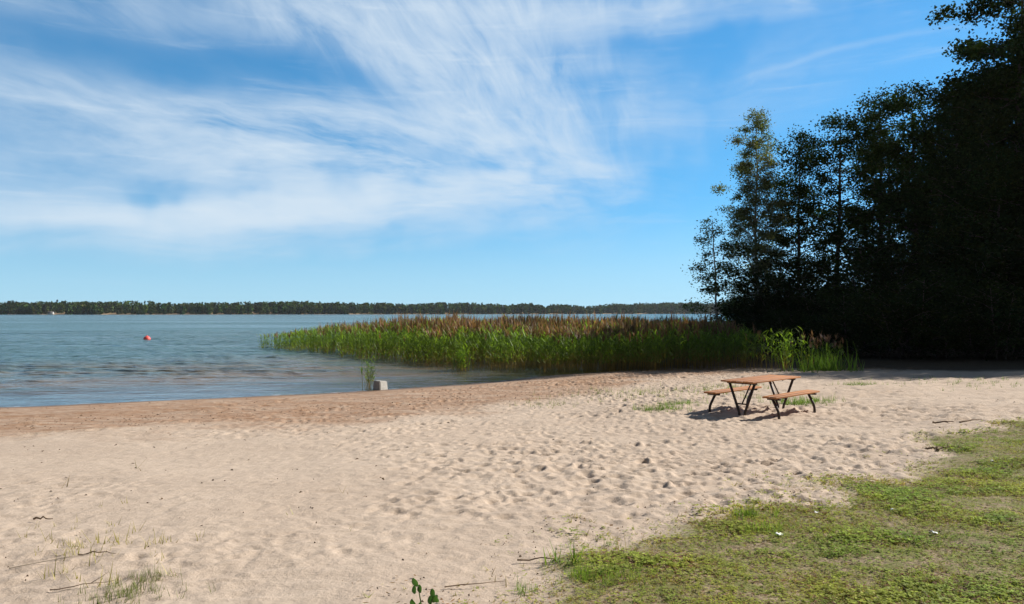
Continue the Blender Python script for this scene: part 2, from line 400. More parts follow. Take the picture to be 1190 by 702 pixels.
# ------------------------------------------------------------------ reeds
def ribbon(p0, d, up, L, w, droop, c0, c1, seg=3):
    """bent tapering leaf: returns verts, faces, colours"""
    d = np.array(d, float); d /= np.linalg.norm(d)+1e-9; side = np.cross(d, [0,0,1.]); side /= np.linalg.norm(side)+1e-9
    t = np.linspace(0, 1, seg+1)[:, None]
    p = np.array(p0)+d*L*t*(1-.25*t*droop)+np.array([0,0,1.])*(up*L*t-droop*L*t*t*.8)
    ww = w*np.array([.7, 1., .75, .06])[:seg+1] if seg == 3 else w*np.linspace(1, .08, seg+1)
    v = np.concatenate([p-side*ww[:, None]/2, p+side*ww[:, None]/2]); n = seg+1
    f = [(i, i+n, i+1+n, i+1) for i in range(seg)]
    c = np.array(c0)*(1-t)+np.array(c1)*t
    return v, f, np.concatenate([c, c])

def reed_template(g, plume=True):
    mb = MB(); lean = g.normal(0, .035, 2)
    pts = np.array([(lean[0]*z*z*.5, lean[1]*z*z*.5, z) for z in (-.05, .35, .8, 1.3, 1.8)])
    tan, grn = np.array((.34,.25,.10)), np.array((.10,.17,.035))
    cc = np.array([tan*.8, tan, tan*.5+grn*.5, grn, grn*1.1])
    mb.tube(pts, [.0085,.008,.007,.005,.004], 3, cc, False)
    nl = int(g.integers(6, 9)); az = g.uniform(0, 6.28)
    for i in range(nl):
        z = .45+(.92 if plume else 1.3)*i/(nl-1)*g.uniform(.93, 1.03); az += math.pi+g.normal(0, .5)
        gr = np.array((.125,.195,.030))*g.uniform(.7, 1.45)
        if z < .8 and g.random() < .4: gr = np.array((.22,.20,.06))
        mb.add(*ribbon((lean[0]*z*z*.5, lean[1]*z*z*.5, z), (math.cos(az), math.sin(az), 0), g.uniform(.7, 1.5), g.uniform(.28, .48), g.uniform(.028, .046), g.uniform(.5, 1.1), gr, gr*1.05))
    if plume:
        top = pts[-1]; a0 = g.uniform(0, 6.28); pc = np.array((.19,.105,.085))*g.uniform(.75, 1.25)
        for i in range(8):
            a = a0+g.normal(0, .8); L = g.uniform(.2, .36)
            mb.add(*ribbon(top+np.array((0,0,g.uniform(-.22, .06))), (math.cos(a), math.sin(a), 0), g.uniform(1.2, 3.), L*.6, .045, .7, pc, pc*1.15, 2))
    return np.vstack(mb.v), np.vstack(mb.f), np.vstack(mb.c)

def scatter(templ, P, az, sc, tint, name, mat, tilt=None, parent=None):
    """join many copies of small template plants into ONE mesh"""
    mb = MB(); g = R(77); which = g.integers(0, len(templ), len(P))
    for t, (v, f, c) in enumerate(templ):
        ix = np.where(which == t)[0]
        if not len(ix): continue
        ca, sa = np.cos(az[ix])[:, None], np.sin(az[ix])[:, None]; s = sc[ix]
        sx, sz = (s[:, 0:1], s[:, 1:2])
        x = (v[None, :, 0]*ca-v[None, :, 1]*sa)*sx+P[ix, 0:1]; y = (v[None, :, 0]*sa+v[None, :, 1]*ca)*sx+P[ix, 1:2]; z = v[None, :, 2]*sz+P[ix, 2:3]
        if tilt is not None: x = x+tilt[ix, 0:1]*v[None, :, 2]*sz; y = y+tilt[ix, 1:2]*v[None, :, 2]*sz
        V = np.stack([x, y, z], -1).reshape(-1, 3); C = (c[None]*tint[ix][:, None, :]).reshape(-1, 3)
        Fc = (f[None]+(np.arange(len(ix))*len(v))[:, None, None]).reshape(-1, 4)
        mb.add(V, Fc, C)
    return mb.build(name, mat, parent)

g = R(5)
REED_T = [reed_template(g, True) for _ in range(8)]
REED_G = [reed_template(g, False) for _ in range(6)]
def build_reeds():
    g = R(21); lo = REED.min(0); hi = REED.max(0)
    P = g.uniform(lo, hi, (62000, 2)); d = sdist(REED, P[:, 0], P[:, 1])-.5+2.6*(fbm(P[:, 0]*.75, P[:, 1]*.5, 3, 3)-.5)
    fd = P[:, 1]
    dens = np.where(fd < 48, 1., np.interp(fd, [48,60,90], [.7,.45,.33]))
    dens = np.where(d < 2.2, np.maximum(dens, .95), dens)
    clump = fbm(P[:, 0]*1.1, P[:, 1]*1.1, 9, 2)
    keep = (d > 0) & (g.random(len(P)) < dens) & ((d > 1.4) | (clump > .47)) & (np.hypot(P[:, 0]-16.7, P[:, 1]-54) > .6)
    P = P[keep]; d = d[keep]
    z = np.maximum(base_z(P[:, 0], P[:, 1]), -.5)
    tip = sstep(-21, -6, P[:, 0]); H = (1.12+.98*tip**.8)*(.80+.40*fbm(P[:, 0]*.5, P[:, 1]*.35, 6, 3))*g.normal(1, .06, len(P))
    H *= .80+.14*sstep(0, 3.5, d)
    H = np.where(P[:, 1] > 60, np.minimum(H, 1.50*g.normal(1, .035, len(P))), H)
    top = np.maximum(H, .6)-np.minimum(z, .15)
    pl = g.random(len(P)) < np.clip(.05+.5*sstep(-17, -6, P[:, 0])*sstep(.8, 2.6, d)+.04, 0, .92)
    hue = fbm(P[:, 0]*.3, P[:, 1]*.3, 15, 3)
    tint = np.stack([.85+.5*hue, .95+.25*hue, .9+.0*hue], -1)*g.normal(1, .1, (len(P), 1))
    bright = np.interp(P[:, 1], [34,44], [1.25,1.1])[:, None]; tint = tint*bright
    out = []
    for nm, sel, T in (('a', pl, REED_T), ('b', ~pl, REED_G)):
        ix = np.where(sel)[0]; n = len(ix)
        sc = np.stack([g.uniform(.9, 1.25, n), top[ix]/1.85], -1)
        out.append((T, np.column_stack([P[ix], z[ix]]), g.uniform(0, 6.28, n), sc, tint[ix], g.normal(0, .05, (n, 2))+np.array([.03,-.02])))
    mb_all = MB()
    for T, p, az, sc, tn, tl in out:
        o = scatter(T, p, az, sc, tn, 'tmp', M['reed'], tl); me = o.data
        v = np.empty(len(me.vertices)*3, np.float32); me.vertices.foreach_get('co', v)
        f = np.empty(len(me.loops), np.int32); me.loops.foreach_get('vertex_index', f)
        c = np.empty(len(me.vertices)*4, np.float32); me.attributes['Col'].data.foreach_get('color', c)
        mb_all.add(v.reshape(-1, 3), f.reshape(-1, 4), c.reshape(-1, 4)[:, :3])
        bpy.data.objects.remove(o); bpy.data.meshes.remove(me)
    tag(mb_all.build('reed_bed', M['reed']), 'dense green reed bed with brown plumes growing out into the lake', 'reeds', kind='stuff')
    print('reeds', len(P))
build_reeds()

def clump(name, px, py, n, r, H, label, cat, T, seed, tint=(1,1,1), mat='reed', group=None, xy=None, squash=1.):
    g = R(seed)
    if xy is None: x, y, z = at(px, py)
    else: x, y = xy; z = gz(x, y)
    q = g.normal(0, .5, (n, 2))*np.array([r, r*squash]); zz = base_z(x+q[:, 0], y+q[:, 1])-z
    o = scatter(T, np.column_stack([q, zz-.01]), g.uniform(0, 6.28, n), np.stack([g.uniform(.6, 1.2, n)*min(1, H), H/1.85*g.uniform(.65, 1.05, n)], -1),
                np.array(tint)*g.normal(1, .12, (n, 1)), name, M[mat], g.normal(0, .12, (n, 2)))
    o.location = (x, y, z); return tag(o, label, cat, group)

# ------------------------------------------------------------------ grass blade plants
def tuft_template(g, nb=7, L=.10, w=.005, spread=.9, c=(.10,.16,.035), dry=.15):
    mb = MB()
    for i in range(nb):
        a = g.uniform(0, 6.28); cc = np.array(c)*g.uniform(.7, 1.4)
        if g.random() < dry: cc = np.array((.36,.29,.15))*g.uniform(.7, 1.2)
        l = L*g.uniform(.5, 1.15); q = g.normal(0, L*.12, 2)
        mb.add(*ribbon((q[0], q[1], -.005), (math.cos(a), math.sin(a), 0), g.uniform(.6, 2.4)/max(spread, .2), l*.7*spread, w*g.uniform(.7, 1.3), g.uniform(.3, .9), cc*.8, cc*1.1, 2))
    return np.vstack(mb.v), np.vstack(mb.f), np.vstack(mb.c)
def clover_template(g):
    mb = MB()
    for i in range(5):
        x, y = g.normal(0, .022, 2); h = g.uniform(.012, .035); cc = np.array((.24,.315,.055))*g.uniform(.7, 1.4); a0 = g.uniform(0, 6.28)
        for k in range(3):
            a = a0+k*2.09; u = np.array((math.cos(a), math.sin(a), g.uniform(.0, .5))); s_ = np.array((-math.sin(a), math.cos(a), 0)); l = g.uniform(.009, .015)
            p = np.array((x, y, h)); mb.add([p, p+u*l*.6+s_*l*.5, p+u*l*1.15, p+u*l*.6-s_*l*.5], [(0,1,2,3)], cc)
    return np.vstack(mb.v), np.vstack(mb.f), np.vstack(mb.c)
g = R(8)
GRASS_T = [tuft_template(g, 8, .045, .0045, 1.3, (.31,.325,.06), .28) for _ in range(6)]+[tuft_template(g, 6, .04, .004, 1.6, (.36,.31,.11), .5) for _ in range(3)]+[clover_template(g) for _ in range(5)]
SPRIG_T = [tuft_template(g, 3, 1.85, .045, .36, (.36,.31,.10), .4) for _ in range(5)]
def flake_template(g):
    mb = MB()
    for i in range(3):
        p = np.array((*g.normal(0, .05, 2), g.uniform(.006, .03))); a = g.uniform(0, 6.28); u = np.array((math.cos(a), math.sin(a), g.uniform(-.4, .4)))*g.uniform(.008, .022); v = np.array((-math.sin(a), math.cos(a), g.uniform(-.4, .4)))*g.uniform(.004, .012)
        mb.add([p-u, p+v, p+u, p-v], [(0,1,2,3)], np.array((.20,.125,.07) if g.random() < .6 else (.42,.35,.24))*g.uniform(.5, 1.3))
    return np.vstack(mb.v), np.vstack(mb.f), np.vstack(mb.c)
GRASS_T += [flake_template(g) for _ in range(3)]
GREEN_T = [tuft_template(g, 8, 1.85, .05, .35, (.12,.20,.035), .06) for _ in range(5)]
def build_lawn():
    g = R(31)
    n = 260000; Y = 3.2+(g.random(n)**1.75)*20; X = g.uniform(-.9, 1, n)*(Y*.70+1.0)+.4
    m = X > -1.5; X, Y = X[m], Y[m]
    lw = lawn_s(X, Y); patch = fbm(X*1.6, Y*1.6, 52, 4)
    p = sstep(-.55, .6, lw)*np.clip(.56+1.1*sstep(.38, .60, patch), 0, 1)
    p = np.maximum(p, .03*sstep(-1.2, -.2, lw))
    k = (g.random(len(X)) < p); X, Y = X[k], Y[k]; patch = patch[k]
    z = base_z(X, Y)+.004; hue = fbm(X*1.0, Y*1.0, 58, 3); h2 = fbm(X*3.1, Y*3.1, 59, 2)
    tint = np.stack([1.15-.5*(hue-.5)+.5*(h2-.5), 1.05+.3*(h2-.5), .95+.0*h2], -1)*g.normal(1, .12, (len(X), 1))
    s = g.uniform(.6, 1.25, len(X))*(.75+.7*sstep(.45, .7, patch))*(1+.04*(Y-5))
    o = scatter(GRASS_T, np.column_stack([X, Y, z]), g.uniform(0, 6.28, len(X)), np.stack([s, s*.8], -1), tint, 'lawn_grass', M['grass'], g.normal(0, .2, (len(X), 2)))
    tag(o, 'short patchy green grass mixed with clover and dry stalks beside the sand', 'grass', kind='stuff'); print('grass', len(X))
build_lawn()

# ------------------------------------------------------------------ trees
def add_leaves(mb, cen, size, cols, g, flat=.0, aspect=.62):
    n = len(cen); a = g.normal(size=(n, 3)); a[:, 2] *= 1-flat; a /= np.linalg.norm(a, axis=1)[:, None]
    b = np.cross(a, g.normal(size=(n, 3))); b /= np.linalg.norm(b, axis=1)[:, None]
    L = (size*g.uniform(.65, 1.3, n))[:, None]; W = L*aspect
    v = np.stack([cen-a*L*.5, cen+b*W*.5-a*L*.05, cen+a*L*.5, cen-b*W*.5-a*L*.05], 1).reshape(-1, 3)
    mb.add(v, np.arange(4*n).reshape(-1, 4), np.repeat(cols, 4, 0))

def tree_data(seed, H, cb, cr, nlimb, nleaf, leaf, prof, r0, rise=(.2,.7), droop=0., col=(.034,.058,.016), multi=1, clump=.38, aspect=.62, lean=.3):
    """returns trunk and crown meshes of one tree"""
    g = R(seed); tb = MB(); cl = []; wt = []; ln = g.normal(0, lean, 2)
    for st in range(multi):
        off = np.zeros(2) if multi == 1 else g.normal(0, cr*.28, 2); hh = H*(1 if st == 0 else g.uniform(.6, .95))
        wv = g.normal(0, .012*H, (9, 2)).cumsum(0)*.5; t = np.linspace(0, 1, 9)
        tx = np.column_stack([off[0]*(.3+.7*t)+wv[:, 0]*t+ln[0]*t, off[1]*(.3+.7*t)+wv[:, 1]*t+ln[1]*t, -.25+(hh*.985+.25)*t])
        tb.tube(tx, r0*(1-t)**.85+.012, 8, (1,1,1), False)
        az = g.uniform(0, 6.28)
        for i in range(nlimb):
            u = cb+(1-cb)*((i+.5)/nlimb)**.9*.99; u = min(.985, u+g.normal(0, .012)); az += 2.4+g.normal(0, .5)
            base = np.array([np.interp(u, t, tx[:, j]) for j in range(3)])
            v = (u-cb)/(1-cb); L = cr*np.interp(v, prof[0], prof[1])*g.uniform(.55, 1.25)
            d = np.array((math.cos(az), math.sin(az))); rs = g.uniform(*rise)
            q = np.linspace(0, 1, 5); bend = g.normal(0, .15, 2)
            pts = np.column_stack([base[0]+d[0]*L*q+bend[0]*L*q*q, base[1]+d[1]*L*q+bend[1]*L*q*q, base[2]+rs*L*q*(1-.25*q)-droop*L*q*q])
            rb = max(.012, r0*(1-u)**.8*.5); tb.tube(pts, rb*(1-.85*q), 5, (1,1,1), False)
            nc = max(2, int(L*2.2)); n0 = len(cl)
            for k in range(nc):
                w = g.uniform(.3, 1.); bp = np.array([np.interp(w, q, pts[:, j]) for j in range(3)])
                a2 = az+g.choice([-1, 1])*g.uniform(.4, 1.3); l2 = L*g.uniform(.15, .42)*(1.15-w*.5)
                e = bp+np.array((math.cos(a2)*l2, math.sin(a2)*l2, l2*g.uniform(-.2, .6)-droop*l2))
                tb.tube([bp, bp*.5+e*.5+np.array((0,0,.06*l2)), e], [rb*.35, rb*.2+.004, .004], 3, (1,1,1), False)
                for w2 in ((.45, 1.) if l2 > .5 else (.9,)): cl.append(bp*(1-w2)+e*w2)
            cl.append(pts[-1]); cl.append(pts[-2]); wt += [max(L, .25)**1.2/(len(cl)-n0)]*(len(cl)-n0)
        cl.append(tx[-1]); cl.append(tx[-1]-np.array((0,0,.35))); wt += [.05, .05]
    cl = np.array(cl); pr = g.gamma(1.25 if clump > .31 else 2.6, 1., len(cl))*np.array(wt); pr /= pr.sum()
    ix = g.choice(len(cl), nleaf, p=pr); rr = clump*g.uniform(.6, 1.35, len(cl))
    P = cl[ix]+g.normal(0, 1, (nleaf, 3))*rr[ix][:, None]*np.array((1,1,.62))
    tone = g.normal(1, .2, len(cl))[ix]; warm = g.normal(0, .12, len(cl))[ix]
    C = np.array(col)*np.stack([tone*(1+warm), tone, tone*(1-warm)], -1)*g.uniform(.8, 1.2, (nleaf, 1))
    cbm = MB(); P[:, 2] = np.maximum(P[:, 2], .08); add_leaves(cbm, P, leaf, np.clip(C, .003, .3), g, .25, aspect)
    return tb, cbm

CONE = ([0,.15,.45,.75,.92,1], [.8,1,.86,.58,.30,.12]); OVAL = ([0,.2,.55,.85,1], [.6,.9,1,.7,.25]); BUSH = ([0,.3,.7,1], [1,1,.85,.5]); COL_ = ([0,.2,.6,.9,1], [.8,1,.8,.5,.2])
KIND = {}
def kind(name, bark, leafm, *a, **kw):
    tb, cb = tree_data(*a, **kw); KIND[name] = (tb.mesh('trunk', M[bark], True), cb.mesh('crown', M[leafm]), a[1])
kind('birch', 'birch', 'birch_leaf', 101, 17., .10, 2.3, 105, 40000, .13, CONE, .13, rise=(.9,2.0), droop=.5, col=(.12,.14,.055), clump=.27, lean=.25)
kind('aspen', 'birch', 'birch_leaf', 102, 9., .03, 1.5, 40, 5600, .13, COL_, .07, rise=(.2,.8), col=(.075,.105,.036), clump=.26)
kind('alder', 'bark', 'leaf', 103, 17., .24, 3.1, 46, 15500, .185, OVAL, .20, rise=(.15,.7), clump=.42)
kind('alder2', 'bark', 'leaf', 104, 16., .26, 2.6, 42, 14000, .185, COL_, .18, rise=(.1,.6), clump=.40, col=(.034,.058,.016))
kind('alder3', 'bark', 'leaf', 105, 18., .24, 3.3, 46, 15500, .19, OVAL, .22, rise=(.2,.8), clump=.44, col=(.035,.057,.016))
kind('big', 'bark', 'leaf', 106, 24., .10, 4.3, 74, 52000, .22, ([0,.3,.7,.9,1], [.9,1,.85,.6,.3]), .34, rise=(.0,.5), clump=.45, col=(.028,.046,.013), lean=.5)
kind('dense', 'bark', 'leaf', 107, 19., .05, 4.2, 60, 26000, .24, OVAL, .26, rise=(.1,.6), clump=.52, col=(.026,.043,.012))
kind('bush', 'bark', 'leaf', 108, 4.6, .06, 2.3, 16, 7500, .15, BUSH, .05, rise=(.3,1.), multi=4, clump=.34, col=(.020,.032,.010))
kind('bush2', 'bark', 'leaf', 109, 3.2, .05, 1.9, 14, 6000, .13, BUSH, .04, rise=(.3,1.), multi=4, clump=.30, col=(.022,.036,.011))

def plant_tree(k, x, y, H, label, cat='tree', group=None, rz=0., name=None, wide=1.):
    tm, cm, h0 = KIND[k]
    nm = name or {'birch':'birch_tree','aspen':'aspen_sapling','bush':'willow_bush','bush2':'willow_bush','big':'broadleaf_tree'}.get(k, 'alder_tree')
    r = thing(nm, (x, y, gz(x, y)-.02), label, cat, group, rz); s = H/h0; r.scale = (s*wide, s*wide, s)
    link('trunk', tm, r); link('crown', cm, r); return r
def tpx(k, px, top, Y, label, **kw):
    x = (px-595)/F*Y; H = EYE+(HOR-top)*Y/F-gz(x, Y); return plant_tree(k, x, Y, H, label, **kw)
EDGE = 'trees along the edge of the wood'
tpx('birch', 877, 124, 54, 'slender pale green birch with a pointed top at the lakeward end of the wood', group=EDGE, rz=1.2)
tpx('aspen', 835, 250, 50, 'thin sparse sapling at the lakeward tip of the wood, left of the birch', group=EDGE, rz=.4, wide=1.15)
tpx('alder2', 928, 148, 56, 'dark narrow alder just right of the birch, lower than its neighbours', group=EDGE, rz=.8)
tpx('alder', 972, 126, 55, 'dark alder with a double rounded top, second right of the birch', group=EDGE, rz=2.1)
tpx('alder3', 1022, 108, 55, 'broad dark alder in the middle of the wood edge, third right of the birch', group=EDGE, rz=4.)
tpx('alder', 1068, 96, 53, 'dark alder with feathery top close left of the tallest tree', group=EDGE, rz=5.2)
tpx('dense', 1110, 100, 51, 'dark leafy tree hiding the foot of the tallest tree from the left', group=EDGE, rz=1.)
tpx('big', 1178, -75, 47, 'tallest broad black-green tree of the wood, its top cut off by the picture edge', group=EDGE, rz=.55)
HID = 'indistinct dark trees inside the wood'
HL = 'dark tree inside the wood whose crown melts into the black mass behind the front row'
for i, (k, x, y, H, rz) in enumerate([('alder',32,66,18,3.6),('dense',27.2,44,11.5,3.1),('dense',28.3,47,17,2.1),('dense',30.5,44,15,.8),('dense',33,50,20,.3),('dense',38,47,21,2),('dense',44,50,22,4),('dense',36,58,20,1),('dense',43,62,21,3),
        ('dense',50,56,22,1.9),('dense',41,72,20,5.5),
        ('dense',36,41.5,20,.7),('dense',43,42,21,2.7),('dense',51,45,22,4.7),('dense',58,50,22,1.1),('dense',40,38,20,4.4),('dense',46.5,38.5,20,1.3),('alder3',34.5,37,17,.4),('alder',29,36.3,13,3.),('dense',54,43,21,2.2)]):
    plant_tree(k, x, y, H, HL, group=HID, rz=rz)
BG = 'dark bushes under the wood edge'
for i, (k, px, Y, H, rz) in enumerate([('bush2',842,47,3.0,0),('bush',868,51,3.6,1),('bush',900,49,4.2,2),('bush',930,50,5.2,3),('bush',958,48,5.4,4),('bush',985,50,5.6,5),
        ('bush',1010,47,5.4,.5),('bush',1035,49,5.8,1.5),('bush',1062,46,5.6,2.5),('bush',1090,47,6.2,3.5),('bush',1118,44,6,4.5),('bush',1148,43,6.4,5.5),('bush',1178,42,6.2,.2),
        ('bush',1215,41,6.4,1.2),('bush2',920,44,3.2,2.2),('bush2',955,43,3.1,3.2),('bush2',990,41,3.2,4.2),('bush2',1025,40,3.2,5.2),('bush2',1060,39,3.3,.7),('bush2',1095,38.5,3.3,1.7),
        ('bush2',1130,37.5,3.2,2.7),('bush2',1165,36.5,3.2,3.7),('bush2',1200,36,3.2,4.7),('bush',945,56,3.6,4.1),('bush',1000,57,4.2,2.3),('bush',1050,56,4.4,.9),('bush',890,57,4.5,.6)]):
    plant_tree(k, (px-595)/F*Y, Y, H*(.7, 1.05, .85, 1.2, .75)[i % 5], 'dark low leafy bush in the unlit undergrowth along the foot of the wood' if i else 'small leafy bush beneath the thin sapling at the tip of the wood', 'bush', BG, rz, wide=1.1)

# ------------------------------------------------------------------ far shore wood and cottage
def build_far():
    g = R(61); mb = MB(); n = 7000
    x = g.uniform(-1700, 1700, n); row = g.random(n)**1.6
    y = far_y(x)+8+row*230; z = base_z(x, y)
    clr = (np.abs(x-(-567-3)) < 10) & (row < .12); x, y, z, row = x[~clr], y[~clr], z[~clr], row[~clr]; n = len(x)
    hN = fbm(x*.008, x*0+3, 41, 3)
    H = (6.2+9.*hN+4*(vnoise(x*.035, x*0, 42)-.5))*g.uniform(.78, 1.18, n)*(.8+.2*sstep(0, .1, row)); H += 5*sstep(120, 260, x)*sstep(560, 380, x)
    con = g.random(n) < .35; K = 60
    u = g.random((n, K)); a = g.uniform(0, 6.28, (n, K))
    rr = np.where(con[:, None], (1-u)*.22+.03, np.sqrt(np.clip((u+.25)*(1.08-u), .01, 1))*.55)*H[:, None]*.8*g.uniform(.6, 1, (n, K))
    P = np.stack([x[:, None]+np.cos(a)*rr, y[:, None]+np.sin(a)*rr, z[:, None]+H[:, None]*(.0+1.0*u)], -1).reshape(-1, 3)
    base = np.where(con[:, None], np.array((.030,.054,.020)), np.array((.056,.084,.024)))*g.normal(1, .22, (n, 1)); base = base*(1+g.normal(0, .12, (n, 3)))
    add_leaves(mb, P, 2.7, np.clip(np.repeat(base, K, 0), .008, .2), g, .1, .8)
    tag(mb.build('far_wood', M['far']), 'dark distant belt of forest along the far shore of the lake', 'forest', kind='stuff')
build_far()
def cottage():
    x = -570.; y = float(far_y(np.array([x]))[0])+10; z = gz(x, y)
    c = thing('cottage', (x, y, z), 'tiny pale cottage among trees on the far shore at left', 'house')
    b = MB(); b.box((-5,-3,-.6), (5,3,3)); b.add([(-5,-3,3),(-5,3,3),(-5,0,5.2),(-5,0,5.2)], [(0,1,2,3)]); b.add([(5,-3,3),(5,3,3),(5,0,5.2),(5,0,5.2)], [(0,1,2,3)]); b.build('wall', M['wall'], c)
    r = MB(); r.add([(-5.4,-3.5,2.75),(5.4,-3.5,2.75),(5.4,0,5.35),(-5.4,0,5.35),(-5.4,3.5,2.75),(5.4,3.5,2.75)], [(0,1,2,3),(3,2,5,4)]); ro = r.build('roof', M['roof'], c)
    sm = ro.modifiers.new('thick', 'SOLIDIFY'); sm.thickness = .2
    for xx in (-3, 0, 3):
        w = MB(); w.box((xx-.6,-3.06,1), (xx+.6,-2.98,2.2)); w.build('window', M['pane'], c)
    c.scale = (.62,.62,.62)
cottage()

# ------------------------------------------------------------------ picnic table
def picnic():
    cx, cy = 5.47, 17.27; z = gz(cx, cy); A = rad(44.5)
    t = thing('picnic_table', (cx, cy, z), 'brown wooden picnic table with two benches on dark steel legs standing on the sand', 'picnic table', rz=A)
    gr = R(4)
    def planks(name, L, ys, w, z0, th):
        mb = MB()
        for k, y in enumerate(ys):
            e = gr.normal(0, .008, 2); mb.box((-L/2+e[0], y-w/2, z0+k % 2*.002), (L/2+e[1], y+w/2, z0+th+k % 2*.002))
        return bevel(mb.build(name, M['wood'], t), .005)
    planks('table_top', 2.16, [-.32,-.192,-.064,.064,.192,.32], .116, .702, .032)
    def pipe(name, pts, r=.026, parent=t):
        pts = np.array(pts, float)
        # round the bends
        out = [pts[0]]
        for i in range(1, len(pts)-1):
            a, b, c = pts[i-1], pts[i], pts[i+1]; la = min(.07, np.linalg.norm(a-b)*.45); lc = min(.07, np.linalg.norm(c-b)*.45)
            p0 = b+(a-b)/np.linalg.norm(a-b)*la; p2 = b+(c-b)/np.linalg.norm(c-b)*lc
            for q in np.linspace(0, 1, 5): out.append(p0*(1-q)**2+2*b*q*(1-q)+p2*q*q)
        out.append(pts[-1]); mb = MB(); mb.tube(out, r, 10); return mb.build(name, M['steel'], parent, True)
    for sx in (-1, 1):
        X = .86*sx
        for sy in (-1, 1):
            pipe('leg', [(X, .30*sy, .70), (X, .055*sy, .03), (X, .075*sy, -.10)], .028)
        c = MB(); c.box((X-.03, -.34, .662), (X+.03, .34, .704)); bevel(c.build('cleat', M['steel'], t), .004)
        pipe('crossbar', [(X, -.125, .24), (X, .125, .24)], .016)
        pipe('brace', [(X, 0, .24), (X-.42*sx, 0, .69)], .015)
        pipe('ground_bar', [(X, -.82, -.12), (X, .82, -.12)], .02)
        for sy in (-1, 1):
            pipe('leg', [(X*.95, .66*sy, .40), (X*.95, .80*sy, .13), (X*.95, .815*sy, -.14)], .028)
            c = MB(); c.box((X*.95-.035, .70*sy-.14, .372), (X*.95+.035, .70*sy+.14, .414)); bevel(c.build('cleat', M['steel'], t), .004)
    for sy in (-1, 1): planks('seat', 2.0, [.69*sy-.078, .69*sy+.078], .145, .415, .036)
picnic()

# ------------------------------------------------------------------ buoy, block, litter, sticks
def lathe(prof, n=24):
    th = np.arange(n)*2*np.pi/n; return np.array([[(r*math.cos(a), r*math.sin(a), z) for a in th] for r, z in prof])
def buoy():
    d = 80.; x = (171-595)/F*d
    b = thing('buoy', (x, d, .0), 'round red plastic buoy floating alone on the open water', 'buoy')
    m = MB(); m.rings(lathe([(.01,-.30)]+[(.35*math.cos(a), .03+.33*math.sin(a)) for a in np.linspace(-1.3, 1.3, 12)]+[(.09,.35),(.09,.38),(.01,.382)])); m.build('float', M['buoy'], b, True)
    r = MB(); th = np.linspace(0, math.pi, 9); r.tube([(.06*math.cos(a), 0, .355+.07*math.sin(a)) for a in th], .014, 8); r.build('lifting_eye', M['buoy'], b, True)
buoy()

def block():
    x, y, z = at(442, 453)
    g = R(12); mb = MB(); nx, ny, nz = 7, 7, 6
    # a cast block with a leaning, worn outline
    import bmesh
    bm = bmesh.new(); bmesh.ops.create_cube(bm, size=1.); bmesh.ops.bevel(bm, geom=bm.edges[:], offset=.06, segments=2, affect='EDGES')
    bmesh.ops.subdivide_edges(bm, edges=[e for e in bm.edges if e.calc_length() > .4], cuts=3, use_grid_fill=True)
    for v in bm.verts:
        p = v.co; k = float(fbm(np.array([p.x*4+p.z*3]), np.array([p.y*4-p.z*2]), 2, 3)[0])-.5
        v.co = Vector((p.x*(.60-.08*p.z)+k*.03, p.y*(.42-.06*p.z)+.05*p.z+k*.03, (p.z+.5)*.52-.10+k*.02))
    me = bpy.data.meshes.new('concrete_block'); bm.to_mesh(me); bm.free(); me.materials.append(M['concrete'])
    o = link('concrete_block', me); o.scale = (.76,)*3; o.location = (x, y, z); o.rotation_euler = (rad(2), rad(4), rad(62))
    tag(o, 'pale weathered concrete block at the edge of the water with reed stems beside it', 'concrete block')
block()

def stick(px, py, L, ang, label, mat='stick', r=.012, seed=1, fork=False, lift=.02, group='sticks lying on the beach'):
    x, y, z = at(px, py); g = R(seed); mb = MB(); q = np.linspace(-.5, .5, 9)
    w = g.normal(0, .03*L, 9).cumsum()*.5; w -= w.mean()
    pts = np.column_stack([q*L, w, np.abs(g.normal(0, .008, 9))+r*.5+lift*(1-abs(q)*1.2)])
    pts[:, 2] += base_z(x+pts[:, 0]*math.cos(ang)-pts[:, 1]*math.sin(ang), y+pts[:, 0]*math.sin(ang)+pts[:, 1]*math.cos(ang))-z
    r *= .62; mb.tube(pts, r*np.linspace(1.2, .45, 9), 7)
    if fork:
        p = pts[5]; mb.tube([p, p+np.array((.12*L, .10*L, .02)), p+np.array((.25*L, .16*L, .05))], [r*.7, r*.5, r*.25], 6)
    o = mb.build('driftwood_stick', M[mat], None, True); o.location = (x, y, z); o.rotation_euler = (0, 0, ang); tag(o, label, 'stick', group); return o
stick(1128, 490, .62, .45, 'dark stick with a pale end at the sandy corner of the lawn, highest of three', r=.022, seed=2)
stick(1095, 492, .34, -.3, 'short dark stick on bare sand left of the other lawn corner sticks', r=.024, seed=3)
stick(1098, 522, .36, .4, 'dark forked stick at the edge of the green lawn, below two others', r=.020, seed=4, fork=True)
stick(1083, 523, .2, 0, 'stubby dark piece of bark at the lawn edge beside a forked stick', r=.024, seed=5)
stick(553, 681, .42, .25, 'thin curved brown twig on the sand left of the lawn tip', r=.006, seed=6)
stick(629, 652, .36, .2, 'brown twig at the lawn edge by the two striped grass sprigs', r=.009, seed=8)
stick(52, 605, .2, -.15, 'short thick black twig alone on the sand at left', r=.014, seed=9)
stick(62, 653, .55, .5, 'long pale twig lying on the sand at lower left before the weedy patch', r=.006, mat='palestick', seed=10)
stick(115, 645, .3, -.05, 'brown stem lying across the middle of the weedy patch', r=.008, seed=12)
stick(98, 682, .4, .25, 'dark thin forked twig in front of the weedy patch', r=.006, seed=13, fork=True)

